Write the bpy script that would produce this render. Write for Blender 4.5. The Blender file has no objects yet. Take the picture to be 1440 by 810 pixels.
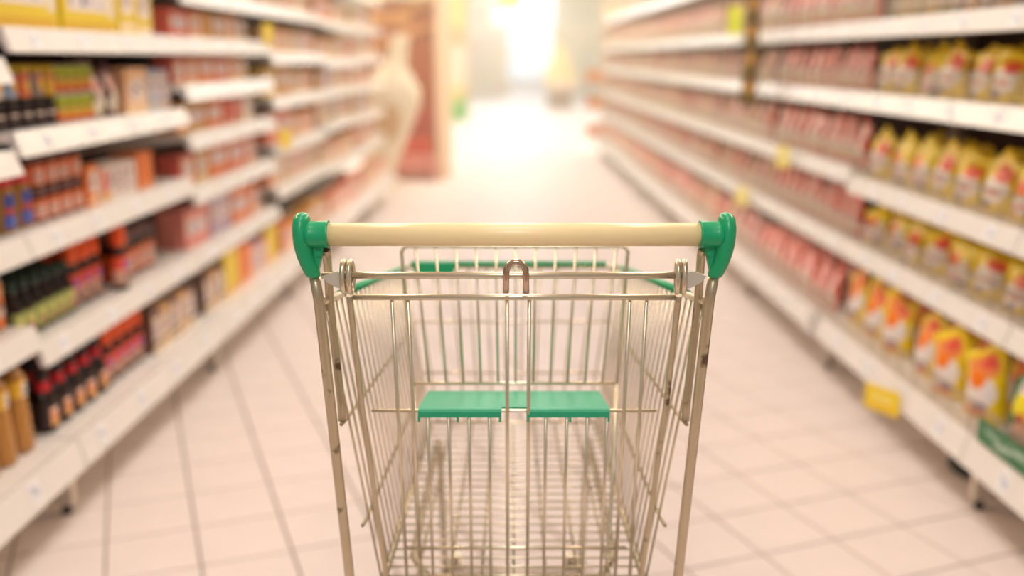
import bpy, math, random
from mathutils import Vector, Matrix, Euler
random.seed(7)
C = bpy.context.scene.collection
D = bpy.data
SC = bpy.context.scene
PI = math.pi

# ------------------------------------------------------------------ camera
cam_data = D.cameras.new('camera')
cam_data.lens = 35.0
cam_data.sensor_width = 36.0
cam_data.clip_end = 200
cam_data.dof.use_dof = True
cam_data.dof.focus_distance = 1.265
cam_data.dof.aperture_fstop = 1.5
cam = D.objects.new('camera', cam_data)
cam.location = (0, 0, 1.27)
cam.rotation_euler = (math.radians(90 - 13.07), 0, 0)
C.objects.link(cam)
SC.camera = cam

# ------------------------------------------------------------------ world, lights, exposure
world = D.worlds.new('world')
SC.world = world
world.use_nodes = True
wb = world.node_tree.nodes['Background']
wb.inputs[0].default_value = (1.0, 0.95, 0.90, 1)
wb.inputs[1].default_value = 0.36
SC.view_settings.view_transform = 'Standard'
SC.view_settings.look = 'None'
SC.view_settings.gamma = 1
SC.view_settings.use_curve_mapping = False
SC.view_settings.exposure = -0.08

def area_light(name, loc, sx, sy, power, col):
    l = D.lights.new(name, 'AREA')
    l.shape = 'RECTANGLE'
    l.size = sx
    l.size_y = sy
    l.energy = power
    l.color = col
    o = D.objects.new(name, l)
    o.location = loc
    C.objects.link(o)
    return o
# rows of ceiling luminaires along the aisles; those behind the camera are added fill
for k in range(-2, 18):
    area_light('ceiling_or_fill_lamp', (0, 0.6 + 2.6*k, 3.7), 1.3, 1.5, 78 if k < 0 else 33 if k < 2 else 44 if k == 2 else 70 if k < 5 else 100 if k < 8 else 150, (1.0, 0.95, 0.91) if k < 3 else (1.0, 0.87, 0.71))
for x in (-3.6, 3.6):
    area_light('ceiling_or_fill_lamp', (x, 16, 3.9), 0.5, 26, 1300, (1.0, 0.80, 0.54))

# ------------------------------------------------------------------ helpers
def lin(h):
    h = h.lstrip('#')
    out = []
    for i in (0, 2, 4):
        c = int(h[i:i+2], 16) / 255
        out.append(c / 12.92 if c <= 0.04045 else ((c + 0.055) / 1.055) ** 2.4)
    return tuple(out) + (1.0,)

def new_mat(name):
    m = D.materials.new(name)
    m.use_nodes = True
    nt = m.node_tree
    return m, nt, nt.nodes['Principled BSDF']

def plain(name, col, rough=0.5, metal=0.0, noise=0.06, nscale=30.0, spec=0.5):
    """colour with a slight procedural unevenness"""
    m, nt, b = new_mat(name)
    c = lin(col)
    b.inputs['Roughness'].default_value = rough
    b.inputs['Metallic'].default_value = metal
    b.inputs['Specular IOR Level'].default_value = spec
    tc = nt.nodes.new('ShaderNodeTexCoord')
    nz = nt.nodes.new('ShaderNodeTexNoise')
    nz.inputs['Scale'].default_value = nscale
    nt.links.new(tc.outputs['Object'], nz.inputs['Vector'])
    mx = nt.nodes.new('ShaderNodeMix')
    mx.data_type = 'RGBA'
    mx.inputs[6].default_value = tuple(v * (1 - noise) for v in c[:3]) + (1,)
    mx.inputs[7].default_value = tuple(min(1, v * (1 + noise)) for v in c[:3]) + (1,)
    nt.links.new(nz.outputs['Fac'], mx.inputs[0])
    nt.links.new(mx.outputs[2], b.inputs['Base Color'])
    return m

def printed(name, base, shapes, rough=0.4, jitter=0.04, scribble=None):
    """flat print laid out in UV: shapes = (kind 'e'/'r', u, v, half width, half height, colour).
    base None takes the object colour."""
    m, nt, b = new_mat(name)
    N, L = nt.nodes, nt.links
    b.inputs['Roughness'].default_value = rough
    uv = N.new('ShaderNodeUVMap')
    oi = N.new('ShaderNodeObjectInfo')
    jm = N.new('ShaderNodeVectorMath'); jm.operation = 'MULTIPLY_ADD'
    cb = N.new('ShaderNodeCombineXYZ')
    L.new(oi.outputs['Random'], cb.inputs[0]); L.new(oi.outputs['Random'], cb.inputs[1])
    L.new(cb.outputs[0], jm.inputs[0])
    jm.inputs[1].default_value = (jitter, jitter, 0)
    L.new(uv.outputs[0], jm.inputs[2])
    if base is None:
        cur = oi.outputs['Color']
    else:
        rg = N.new('ShaderNodeRGB'); rg.outputs[0].default_value = lin(base); cur = rg.outputs[0]
    def layer(fac, col):
        nonlocal cur
        mx = N.new('ShaderNodeMix'); mx.data_type = 'RGBA'
        L.new(fac, mx.inputs[0]); L.new(cur, mx.inputs[6]); mx.inputs[7].default_value = lin(col)
        cur = mx.outputs[2]
    for k, u, v, hw, hh, col in shapes:
        s = N.new('ShaderNodeVectorMath'); s.operation = 'SUBTRACT'
        L.new(jm.outputs[0], s.inputs[0]); s.inputs[1].default_value = (u + jitter/2, v + jitter/2, 0)
        d = N.new('ShaderNodeVectorMath'); d.operation = 'DIVIDE'
        L.new(s.outputs[0], d.inputs[0]); d.inputs[1].default_value = (hw, hh, 1)
        t = N.new('ShaderNodeMath'); t.operation = 'LESS_THAN'; t.inputs[1].default_value = 1.0
        if k == 'e':
            ln = N.new('ShaderNodeVectorMath'); ln.operation = 'LENGTH'
            L.new(d.outputs[0], ln.inputs[0]); L.new(ln.outputs['Value'], t.inputs[0])
        else:
            ab = N.new('ShaderNodeVectorMath'); ab.operation = 'ABSOLUTE'
            L.new(d.outputs[0], ab.inputs[0])
            sp = N.new('ShaderNodeSeparateXYZ'); L.new(ab.outputs[0], sp.inputs[0])
            mxx = N.new('ShaderNodeMath'); mxx.operation = 'MAXIMUM'
            L.new(sp.outputs[0], mxx.inputs[0]); L.new(sp.outputs[1], mxx.inputs[1])
            L.new(mxx.outputs[0], t.inputs[0])
        if k == 's' or scribble and col == scribble:
            nz = N.new('ShaderNodeTexNoise'); nz.inputs['Scale'].default_value = 9.0
            nz.inputs['Detail'].default_value = 3
            L.new(jm.outputs[0], nz.inputs['Vector'])
            g = N.new('ShaderNodeMath'); g.operation = 'GREATER_THAN'; g.inputs[1].default_value = 0.52
            L.new(nz.outputs['Fac'], g.inputs[0])
            mm = N.new('ShaderNodeMath'); mm.operation = 'MULTIPLY'
            L.new(g.outputs[0], mm.inputs[0]); L.new(t.outputs[0], mm.inputs[1])
            layer(mm.outputs[0], col)
        else:
            layer(t.outputs[0], col)
    L.new(cur, b.inputs['Base Color'])
    return m

class G:
    """a small mesh builder: vertices, faces, uvs, per face material index"""
    def __init__(s):
        s.v, s.f, s.uv, s.mi, s.sm = [], [], [], [], []
    def face(s, idx, uv=None, mi=0, smooth=False):
        s.f.append(tuple(idx)); s.uv.append(uv or [(0.5, 0.5)] * len(idx)); s.mi.append(mi); s.sm.append(smooth)
    def box(s, x0, x1, y0, y1, z0, z1, mi=0):
        b = len(s.v)
        s.v += [(x0,y0,z0),(x1,y0,z0),(x1,y1,z0),(x0,y1,z0),(x0,y0,z1),(x1,y0,z1),(x1,y1,z1),(x0,y1,z1)]
        q = [(0,0),(1,0),(1,1),(0,1)]
        for fc in ((0,1,5,4),(1,2,6,5),(2,3,7,6),(3,0,4,7),(4,5,6,7),(3,2,1,0)):
            s.face([b+i for i in fc], q, mi)
        return s
    def cbox(s, x0, x1, y0, y1, z0, z1, c=0.004, mi=0):
        """box with chamfered vertical edges and a chamfered top rim"""
        b = len(s.v)
        def ring(z, i):
            return [(x0+c+i,y0+i,z),(x1-c-i,y0+i,z),(x1-i,y0+c+i,z),(x1-i,y1-c-i,z),(x1-c-i,y1-i,z),(x0+c+i,y1-i,z),(x0+i,y1-c-i,z),(x0+i,y0+c+i,z)]
        s.v += ring(z0, 0) + ring(z1-c, 0) + ring(z1, c)
        for r in range(2):
            for i in range(8):
                j = (i+1) % 8
                va, vb = (0, 1 - c/(z1-z0)) if r == 0 else (1 - c/(z1-z0), 1)
                uv = [(0,va),(1,va),(1,vb),(0,vb)] if i == 0 else [(0.985,0.985)]*4
                s.face([b+r*8+i, b+r*8+j, b+(r+1)*8+j, b+(r+1)*8+i], uv, mi)
        s.face([b+16+i for i in range(8)], [(0.02,0.02)]*8, mi)
        s.face([b+7-i for i in range(8)], [(0.02,0.02)]*8, mi)
        return s
    def lathe(s, prof, n=14, mi=0, cx=0, cy=0, cap0=True, cap1=True, sq=0.0, ysc=1.0, smooth=True):
        """prof = [(r, z)]; front (-Y) is at u = 0.5"""
        b = len(s.v)
        z0, z1 = prof[0][1], prof[-1][1]
        for r, z in prof:
            for i in range(n):
                a = PI/2 + 2*PI*i/n
                k = 1.0
                if sq:
                    k = 1 / max(abs(math.cos(a)), abs(math.sin(a)))
                    k = 1 + (k - 1) * sq
                s.v.append((cx + r*k*math.cos(a), cy + r*k*math.sin(a)*ysc, z))
        for j in range(len(prof)-1):
            va = (prof[j][1]-z0)/(z1-z0 or 1); vb = (prof[j+1][1]-z0)/(z1-z0 or 1)
            for i in range(n):
                k = (i+1) % n
                s.face([b+j*n+i, b+j*n+k, b+(j+1)*n+k, b+(j+1)*n+i], [(i/n,va),((i+1)/n,va),((i+1)/n,vb),(i/n,vb)], mi, smooth)
        if cap0: s.face([b+n-1-i for i in range(n)], None, mi)
        if cap1:
            t = b + (len(prof)-1)*n
            s.face([t+i for i in range(n)], None, mi)
        return s
    def tube(s, pts, r, n=8, mi=0, cap=True, rs=None):
        """round tube along a polyline"""
        b = len(s.v)
        P = [Vector(p) for p in pts]
        up = None
        for i, p in enumerate(P):
            d = ((P[min(i+1, len(P)-1)] - p).normalized() + (p - P[max(i-1, 0)]).normalized()).normalized()
            if up is None:
                up = Vector((0,0,1)) if abs(d.z) < 0.9 else Vector((1,0,0))
            a = (up - d * up.dot(d)).normalized()
            up = a
            c = d.cross(a)
            rr = r if rs is None else rs[i]
            if not isinstance(rr, tuple): rr = (rr, rr)
            for k in range(n):
                t = 2*PI*k/n
                s.v.append(tuple(p + a*(rr[0]*math.cos(t)) + c*(rr[1]*math.sin(t))))
        for i in range(len(P)-1):
            for k in range(n):
                l = (k+1) % n
                s.face([b+i*n+k, b+i*n+l, b+(i+1)*n+l, b+(i+1)*n+k], None, mi, True)
        if cap:
            s.face([b+n-1-k for k in range(n)], None, mi)
            s.face([b+(len(P)-1)*n+k for k in range(n)], None, mi)
        return s
    def prism(s, prof, y0, y1, mi=0):
        """closed outline [(x, z)] extruded along y"""
        b = len(s.v); n = len(prof)
        s.v += [(x, y0, z) for x, z in prof] + [(x, y1, z) for x, z in prof]
        for i in range(n):
            j = (i+1) % n
            s.face([b+i, b+j, b+n+j, b+n+i], [(0,0),(0,1),(1,1),(1,0)], mi)
        s.face([b+n-1-i for i in range(n)], None, mi)
        s.face([b+n+i for i in range(n)], None, mi)
        return s
    def mesh(s, name, mats):
        me = D.meshes.new(name)
        me.from_pydata(s.v, [], s.f)
        for m in (mats if isinstance(mats, (list, tuple)) else [mats]):
            me.materials.append(m)
        me.polygons.foreach_set('material_index', s.mi)
        me.polygons.foreach_set('use_smooth', s.sm)
        ul = me.uv_layers.new(name='UVMap')
        flat = [c for u in s.uv for p in u for c in p]
        ul.data.foreach_set('uv', flat)
        me.validate()
        me.update()
        return me

def link(name, me, parent=None, loc=None, rot=None, color=None):
    o = D.objects.new(name, me)
    C.objects.link(o)
    if parent: o.parent = parent
    if loc: o.location = loc
    if rot: o.rotation_euler = rot
    if color: o.color = color
    return o

def part(name, g, mats, parent, loc=None, rot=None, color=None):
    return link(name, g.mesh(name, mats), parent, loc, rot, color)

def tag(o, label, cat, group=None, kind=None):
    if label: o['label'] = label
    if cat: o['category'] = cat
    if group: o['group'] = group
    if kind: o['kind'] = kind
    return o

def thing(name, label, cat, loc=(0,0,0), rz=0.0, group=None):
    o = D.objects.new(name, None)
    o.empty_display_size = 0.05
    o.location = loc
    o.rotation_euler = (0, 0, rz)
    C.objects.link(o)
    return tag(o, label, cat, group)

ORD = ['first','second','third','fourth','fifth','sixth','seventh','eighth','ninth','tenth','eleventh','twelfth','thirteenth',
       'fourteenth','fifteenth','sixteenth','seventeenth','eighteenth','nineteenth','twentieth']

# ------------------------------------------------------------------ the setting
M_floor_tile = plain('beige_floor_tile', 'ead9d1', 0.5, 0, 0.05, 6, 0.3)
M_grout = plain('brown_grout', '9a8678', 0.8)
M_ceiling = plain('white_ceiling', 'f2ede4', 0.9)
M_wall = plain('cream_wall', 'f6dfb4', 0.9)

def structure(name, g, mats, parent=None):
    o = part(name, g, mats, parent)
    if not parent: o['kind'] = 'structure'
    return o

YB = 48.0
floor = structure('floor', G().box(-12, 12, -3, YB, -0.12, -0.004), M_grout)
structure('ceiling', G().box(-12, 12, -3, YB, 4.6, 4.8), M_ceiling)
structure('wall_left', G().box(-12.2, -12, -3, YB, -0.12, 4.8), M_wall)
structure('wall_right', G().box(12, 12.2, -3, YB, -0.12, 4.8), M_wall)
# back wall with an opening for the glass front
WX0, WX1, WZ0, WZ1 = -0.9, 2.1, 0.15, 4.3
g = G()
g.box(-12.2, WX0, YB, YB+0.25, -0.12, 4.8).box(WX1, 12.2, YB, YB+0.25, -0.12, 4.8)
g.box(WX0, WX1, YB, YB+0.25, -0.12, WZ0).box(WX0, WX1, YB, YB+0.25, WZ1, 4.8)
structure('wall_back', g, M_wall)
M_frame = plain('white_frame', 'f4efe6', 0.4)
m, nt, b = new_mat('daylit_glass')
em = nt.nodes.new('ShaderNodeEmission')
em.inputs[0].default_value = (1.0, 0.86, 0.66, 1)
em.inputs[1].default_value = 5.0
nt.links.new(em.outputs[0], nt.nodes['Material Output'].inputs[0])
M_daylight = m
win = structure('window_1', G().box(WX0, WX1, YB+0.02, YB+0.1, WZ0, WZ0+0.1).box(WX0, WX1, YB+0.02, YB+0.1, WZ1-0.1, WZ1)
                .box(WX0, WX0+0.1, YB+0.02, YB+0.1, WZ0, WZ1).box(WX1-0.1, WX1, YB+0.02, YB+0.1, WZ0, WZ1), M_frame)
for k in range(3):
    w = (WX1-WX0)/3
    part('pane', G().box(WX0+w*k+0.04, WX0+w*(k+1)-0.04, YB+0.10, YB+0.12, WZ0+0.05, WZ1-0.05), M_daylight, win)
for k in (1, 2):
    part('mullion', G().box(WX0+w*k-0.03, WX0+w*k+0.03, YB+0.02, YB+0.1, WZ0+0.1, WZ1-0.1), M_frame, win)

# floor tiles: a grid of 0.23 m tiles turned about 21 degrees to the aisle
TS, TA = 0.23, math.radians(20.9)
ca, sa = math.cos(TA), math.sin(TA)
tg = G(); h = TS/2 - 0.0032; c = 0.0015
tg.v = [(-h,-h,-0.008),(h,-h,-0.008),(h,h,-0.008),(-h,h,-0.008),(-h,-h,-c),(h,-h,-c),(h,h,-c),(-h,h,-c),(-h+c,-h+c,0),(h-c,-h+c,0),(h-c,h-c,0),(-h+c,h-c,0)]
for r in (0, 4):
    for i in range(4):
        j = (i+1) % 4
        tg.face([r+i, r+j, r+4+j, r+4+i])
tg.face([8,9,10,11])
tile_me = tg.mesh('floor_tile', M_floor_tile)
near, far = [], []
for i in range(-80, 120):
    for j in range(-40, 240):
        p = 0.085 + TS*(i+0.5); q = 2.685 + TS*(j+0.5)
        x = p*ca - q*sa; y = p*sa + q*ca
        if y < 0.3 or y > YB-0.2 or abs(x) > 6 + (y > 12)*5.5: continue
        # is it in the camera's view?
        dy, dz = y, -1.27
        t = math.radians(13.07)
        dep = dy*math.cos(t) - dz*math.sin(t); up = dy*math.sin(t) + dz*math.cos(t)
        vis = dep > 0.2 and abs(x/dep) < 0.54 and abs(up/dep) < 0.32 and -1.65 < x < 1.75
        (near if vis and y < 9 else far).append((dep, x, y))
near.sort()
for dep, x, y in near[:300]:
    o = link('floor_tile', tile_me, floor, (x, y, 0), (0, 0, TA))
rest = G()
for dep, x, y in near[300:] + far:
    b = len(rest.v)
    for px, py, z in tg.v[:4] + tg.v[8:]:
        rest.v.append((x + px*ca - py*sa, y + px*sa + py*ca, z))
    for i in range(4):
        k = (i+1) % 4
        rest.face([b+i, b+k, b+4+k, b+4+i])
    rest.face([b+4, b+5, b+6, b+7])
o = part('floor_tiling', rest, M_floor_tile, floor)
o['kind'] = 'stuff'

# warm scattering haze added to imitate veiling glare in the depth of the shop
m = D.materials.new('glare_haze'); m.use_nodes = True
nt = m.node_tree
nt.nodes.remove(nt.nodes['Principled BSDF'])
vs = nt.nodes.new('ShaderNodeVolumeScatter')
vs.inputs['Color'].default_value = (1.0, 0.84, 0.62, 1)
vs.inputs['Density'].default_value = 0.060
vs.inputs['Anisotropy'].default_value = 0.25
nt.links.new(vs.outputs[0], nt.nodes['Material Output'].inputs['Volume'])
hz = part('haze', G().box(-11.9, 11.9, 3.3, YB-0.1, 0.01, 4.55), m, None)
tag(hz, 'warm pale haze added as glare over the far end of the shop aisle', 'haze', kind='structure')

# ------------------------------------------------------------------ shelving racks
M_shelf = plain('white_shelf_enamel', 'e4dcd5', 0.38, 0, 0.03, 8)
M_lip = plain('white_price_rail', 'e4ddd8', 0.24, 0, 0.03, 10)
M_back = plain('shade_brown_back_panel', '4e3424', 0.6)  # shade of the shelf interior put into the panel's dark brown
M_foot = plain('cream_rack_foot', 'd8cabb', 0.5)
M_black = plain('black_rubber', '17130f', 0.6)
M_tag = printed('price_tag_print', 'e9e5e6', [('r', 0.35, 0.6, 0.22, 0.16, 'b9bccd'), ('r', 0.72, 0.45, 0.14, 0.12, 'c6c7d3'), ('r', 0.4, 0.2, 0.3, 0.05, 'cfced6')], 0.5)
m, nt, b = new_mat('clear_guard')
tr = nt.nodes.new('ShaderNodeBsdfTransparent'); tr.inputs[0].default_value = (0.97, 0.96, 0.94, 1)
mx = nt.nodes.new('ShaderNodeMixShader')
lw = nt.nodes.new('ShaderNodeLayerWeight'); lw.inputs[0].default_value = 0.42
ml = nt.nodes.new('ShaderNodeMath'); ml.operation = 'MULTIPLY_ADD'; ml.inputs[1].default_value = 0.22; ml.inputs[2].default_value = 0.03
nt.links.new(lw.outputs['Facing'], ml.inputs[0]); nt.links.new(ml.outputs[0], mx.inputs[0])
b.inputs['Base Color'].default_value = lin('cfc4b6'); b.inputs['Roughness'].default_value = 0.15
nt.links.new(tr.outputs[0], mx.inputs[1]); nt.links.new(b.outputs[0], mx.inputs[2])
nt.links.new(mx.outputs[0], nt.nodes['Material Output'].inputs[0])
M_guard = m
M_guard_wire = plain('grey_guard_wire', '9c9088', 0.35, 0.4)

LEN = 1.33
SIDE = {'left': dict(s=-1, x0=-1.277, y0=2.609, slope=0.0174), 'right': dict(s=1, x0=1.355, y0=2.64, slope=-0.0165)}
def rack_frame(side, bay):
    d = SIDE[side]
    y = d['y0'] + LEN*(bay-1)
    x = d['x0'] + d['slope']*(y - d['y0'])
    return Vector((x, y, 0)), -math.atan(d['slope']), d['s']
def rack_point(side, bay, inn, along, z):
    o, rz, s = rack_frame(side, bay)
    v = Vector((s*inn, along, z))
    v.rotate(Euler((0, 0, rz)))
    return o + v
LIP, BLIP, DEPTH = 0.062, 0.085, 0.42
LEVELS = {
 ('left',0): [.15,.497,.743,.97,1.204,1.45], ('left',1): [.15,.44,.743,1.013,1.282,1.66],
 ('left',2): [.15,.44,.693,.907,1.10,1.282,1.47,1.70], ('left',3): [.15,.527,.751,1.0,1.23,1.47,1.7],
 ('left',4): [.15,.50,.78,1.0,1.2,1.45,1.7], ('left',5): [.15,.52,.76,1.0,1.22,1.45,1.7],
 ('right',0): [.15,.488,.75,1.073,1.341,1.68], ('right',1): [.15,.488,.75,1.073,1.341,1.68]}
for k in range(2, 9): LEVELS['right',k] = [.15,.488,.775,1.073,1.341,1.68]
WHAT = {('left',0):'holding amber bottles at its bottom', ('left',1):'holding sauce bottles and jars', ('left',2):'holding tea cartons on close shelves',
        ('left',3):'holding small cartons', ('left',4):'holding pale packets', ('left',5):'beside the tall display',
        ('right',0):'holding green seasoning bags', ('right',1):'holding yellow pouches', ('right',2):'holding red packets'}
def bay_word(bay): return 'nearest' if bay == 0 else ORD[bay]
def deck(side, bay, lv):
    z = LEVELS[side, bay][lv]
    return z + (BLIP if lv == 0 else LIP)
def make_rack(side, bay):
    o, rz, s = rack_frame(side, bay)
    r = thing('shelving_rack', 'white shop shelving rack, %s on the %s side, %s' % (bay_word(bay), side, WHAT.get((side,bay), 'pale behind the added haze')),
              'shelf', o, rz, 'shelving racks along the %s side' % side)
    L = LEVELS[side, bay]
    top = L[-1] + 0.25
    e = 0.004
    X = lambda a, b: (min(s*a, s*b), max(s*a, s*b))
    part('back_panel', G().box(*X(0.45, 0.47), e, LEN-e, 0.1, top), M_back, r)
    for yy in (e, LEN-0.03-e):
        part('upright', G().box(*X(0.41, 0.45), yy, yy+0.03, 0.0, top), M_foot, r)
    f = part('foot', G().prism([(s*-0.03, 0.15), (s*-0.03, 0.028), (s*0.05, 0.028), (s*0.41, 0.06), (s*0.41, 0.15)][::-s], e, 0.034), M_foot, r)
    part('glide', G().lathe([(0.014, 0.0), (0.016, 0.012), (0.009, 0.014), (0.009, 0.03)], 10, 0, s*-0.005, 0.019), M_black, f)
    for lv, z in enumerate(L):
        f0 = -0.085 if lv == 0 else 0.0
        lh = BLIP if lv == 0 else LIP
        zt = z + lh
        sh = part('shelf', G().box(*X(f0+0.02, 0.445 if lv == 0 else DEPTH+0.02), e, LEN-e, zt-0.026, zt-0.001), M_shelf, r)
        pr = [(f0-0.002, z), (f0+0.014, z-0.002), (f0+0.030, zt-0.03), (f0+0.030, zt), (f0+0.020, zt+0.003)]
        part('price_rail', G().prism([(s*a, b) for a, b in pr][::s], e, LEN-e), M_lip, sh)
        if lv and bay <= 3:
            for yy in (0.02, LEN-0.05):
                part('bracket', G().prism([(s*a, b) for a, b in ((0.06, zt-0.026), (0.41, zt-0.026), (0.41, zt-0.085))][::s], yy, yy+0.004), M_shelf, sh)
        if bay <= 2:
            for k in range(4):
                yy = 0.1 + 0.31*k + 0.06*random.random()
                t = 0.0008
                a0 = f0 - 0.0005; a1 = f0 + 0.014*(0.8)
                z0, z1 = z + 0.012, z + lh - 0.008
                fa = lambda zz: f0 - 0.002 + 0.022*(zz - z)/(lh + 0.003)
                part('price_tag', G().prism([(s*(fa(z0)-t), z0), (s*(fa(z0)+t), z0), (s*(fa(z1)+t), z1), (s*(fa(z1)-t), z1)][::s], yy, yy+0.055), M_tag, sh)
        if side == 'right' and lv < 5:
            gh = 0.085
            gd = part('guard', G().box(*X(f0+0.03, f0+0.033), e+0.002, LEN-e-0.002, zt, zt+gh), M_guard, sh)
            wg = G()
            wg.box(*X(f0+0.0285, f0+0.0345), e+0.002, LEN-e-0.002, zt+gh, zt+gh+0.005)
            if bay <= 2:
                for k in range(11):
                    yy = 0.02 + k*0.128
                    wg.box(*X(f0+0.0275, f0+0.03), yy, yy+0.004, zt, zt+gh)
            gw = part('guard_frame', wg, M_guard_wire, sh)
    return r
RACKS = {}
for bay in range(0, 6): RACKS['left', bay] = make_rack('left', bay)
for bay in range(0, 9): RACKS['right', bay] = make_rack('right', bay)

# ------------------------------------------------------------------ product kinds
def shell(r, z0, z1, n=14, sq=0.0, ysc=1.0):
    return G().lathe([(r, z0), (r, z1)], n, 0, 0, 0, False, False, sq, ysc)

M_dark_sauce = plain('dark_soy_sauce', '24120d', 0.15)
M_amber = plain('amber_vinegar', 'b67d3a', 0.18, 0, 0.1, 12)
M_pale_oil = plain('pale_oil', 'd2b98c', 0.2, 0, 0.1, 12)
M_blackcap = plain('black_cap', '1c1613', 0.4)
M_red_plastic = plain('red_plastic', 'c8202c', 0.35)
M_orange_plastic = plain('orange_plastic', 'ee5713', 0.38)
M_green_plastic = plain('dark_green_cap', '1f3a2c', 0.4)
M_yellow_lid = plain('olive_yellow_lid', 'c3a21c', 0.4)
M_brown_lid = plain('brown_lid', '6b4a48', 0.4)
M_tan_jar = plain('peanut_spread', 'a8772f', 0.25)
M_dark_jar = plain('dark_glass_jar', '2c1712', 0.15)
M_redbrown_jar = plain('red_brown_jar', '6b2416', 0.2)
M_grey_cap = plain('grey_brown_cap', '6c5a48', 0.4)

M_l_soy = printed('soy_label', '2b1a18', [('r',.5,.40,.12,.36,'e59a74'), ('r',.5,.7,.1,.08,'f0c8b4'), ('r',.5,.18,.1,.1,'e8a84a')], 0.4)
M_l_squeeze = printed('squeeze_label', 'e2502c', [('r',.5,.25,.3,.25,'c49a86'), ('e',.5,.68,.1,.16,'8a4c9c'), ('e',.5,.3,.08,.18,'5b3440'), ('r',.5,.46,.3,.05,'eeb49a')], 0.4)
M_l_green = printed('green_label', '2c2a1e', [('r',.5,.5,.2,.45,'a9b465'), ('e',.5,.62,.12,.2,'d8cf7c'), ('e',.5,.3,.1,.16,'b8585a')], 0.4)
M_l_peanut = printed('peanut_label', 'a87a34', [('r',.5,.78,.11,.2,'2b4aa8'), ('r',.5,.5,.12,.09,'c0432c'), ('r',.5,.18,.13,.2,'2f50b4'), ('r',.5,.18,.09,.05,'6f86cc')], 0.4)
M_l_orange = printed('orange_label', 'dd6a2c', [('r',.5,.42,.13,.34,'eabfae'), ('s',.5,.42,.11,.28,'8a5c60')], 0.4)
M_l_amber = printed('amber_label', 'b98038', [('r',.42,.5,.2,.5,'e8b21c'), ('r',.56,.45,.11,.42,'e6d8cc'), ('s',.56,.45,.09,.36,'7a5f50')], 0.4)
M_l_obj = printed('coloured_label', None, [('r',.5,.62,.13,.2,'efdccf'), ('s',.5,.35,.14,.16,'6a3434')], 0.4)
M_l_can = printed('can_label', '6a1c1c', [('r',.5,.82,.3,.18,'aab52c'), ('r',.5,.5,.3,.08,'b9a63a'), ('r',.5,.22,.3,.2,'dc6a28'), ('e',.5,.4,.09,.2,'d9c24c')], 0.4)
M_can_metal = plain('tin_metal', 'b9b2a6', 0.3, 0.8)
M_carton = printed('carton_print', None, [('r',.52,.55,.36,.26,'efe0d2'), ('s',.52,.55,.32,.2,'8a6a84'), ('r',.5,.1,.5,.06,'f3d9b0'), ('e',.2,.8,.08,.1,'e8b04a')], 0.45, 0.08)
M_wide_carton = printed('wide_carton_print', None, [('r',.52,.52,.38,.2,'ecd8ce'), ('s',.52,.52,.34,.17,'9a86b0'), ('e',.1,.6,.06,.2,'d8c0a0')], 0.45, 0.08)
M_big_carton = printed('yellow_carton_print', 'e6c61a', [('r',.46,.55,.36,.3,'e9dcd8'), ('s',.46,.55,.33,.24,'4d3f74'), ('r',.46,.06,.5,.06,'d9a90e'), ('r',.9,.5,.05,.3,'e9dcd8')], 0.45, 0.05)
M_white_carton = printed('white_carton_print', 'e7d6cd', [('s',.5,.5,.4,.34,'8c6a70'), ('r',.08,.5,.07,.4,'d84a30'), ('r',.1,.12,.1,.1,'e0a41c')], 0.45, 0.05)
M_pouch = printed('pouch_print', 'f6d408', [('e',.55,.36,.38,.22,'ece2dc'), ('e',.34,.62,.30,.16,'f08a1c'), ('e',.30,.60,.20,.09,'e2552a'), ('e',.70,.16,.17,.08,'4a3c80'), ('r',.5,.30,.26,.035,'d8605c'), ('e',.2,.16,.16,.08,'e8a890'), ('e',.75,.55,.14,.1,'f4e6d8')], 0.28, 0.14)
M_pouch_b = printed('pouch_print_white', 'f2cc08', [('e',.45,.40,.36,.24,'efe6e0'), ('e',.6,.66,.28,.13,'ee7020'), ('e',.62,.62,.16,.09,'dd4030'), ('e',.28,.14,.16,.07,'5a3a70'), ('r',.45,.36,.2,.04,'e07868'), ('r',.9,.5,.08,.4,'d8b800')], 0.28, 0.14)
M_big_pouch = printed('large_pouch_print', 'f2cc10', [('e',.5,.45,.40,.25,'e9ddd8'), ('e',.5,.78,.38,.16,'ea8a4a'), ('e',.42,.6,.22,.12,'f0780f'), ('e',.62,.82,.18,.08,'dd5540'), ('e',.62,.24,.13,.06,'4a3c80'), ('r',.4,.14,.3,.06,'e6762c')], 0.28, 0.1)
M_red_pouch = printed('red_packet_print', None, [('e',.5,.62,.3,.2,'efd0c6'), ('e',.46,.66,.16,.09,'e0706a'), ('e',.5,.28,.36,.2,'e8dccb'), ('e',.6,.2,.16,.08,'c8c07a')], 0.3, 0.12)
M_green_bag = printed('green_bag_print', '1f6b38', [('e',.45,.6,.34,.2,'e6d31c'), ('r',.5,.82,.36,.1,'e8e2dc'), ('e',.55,.25,.34,.14,'d8a48c'), ('e',.42,.44,.1,.06,'c8414a'), ('s',.5,.82,.3,.06,'c2403a')], 0.3, 0.06)

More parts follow.
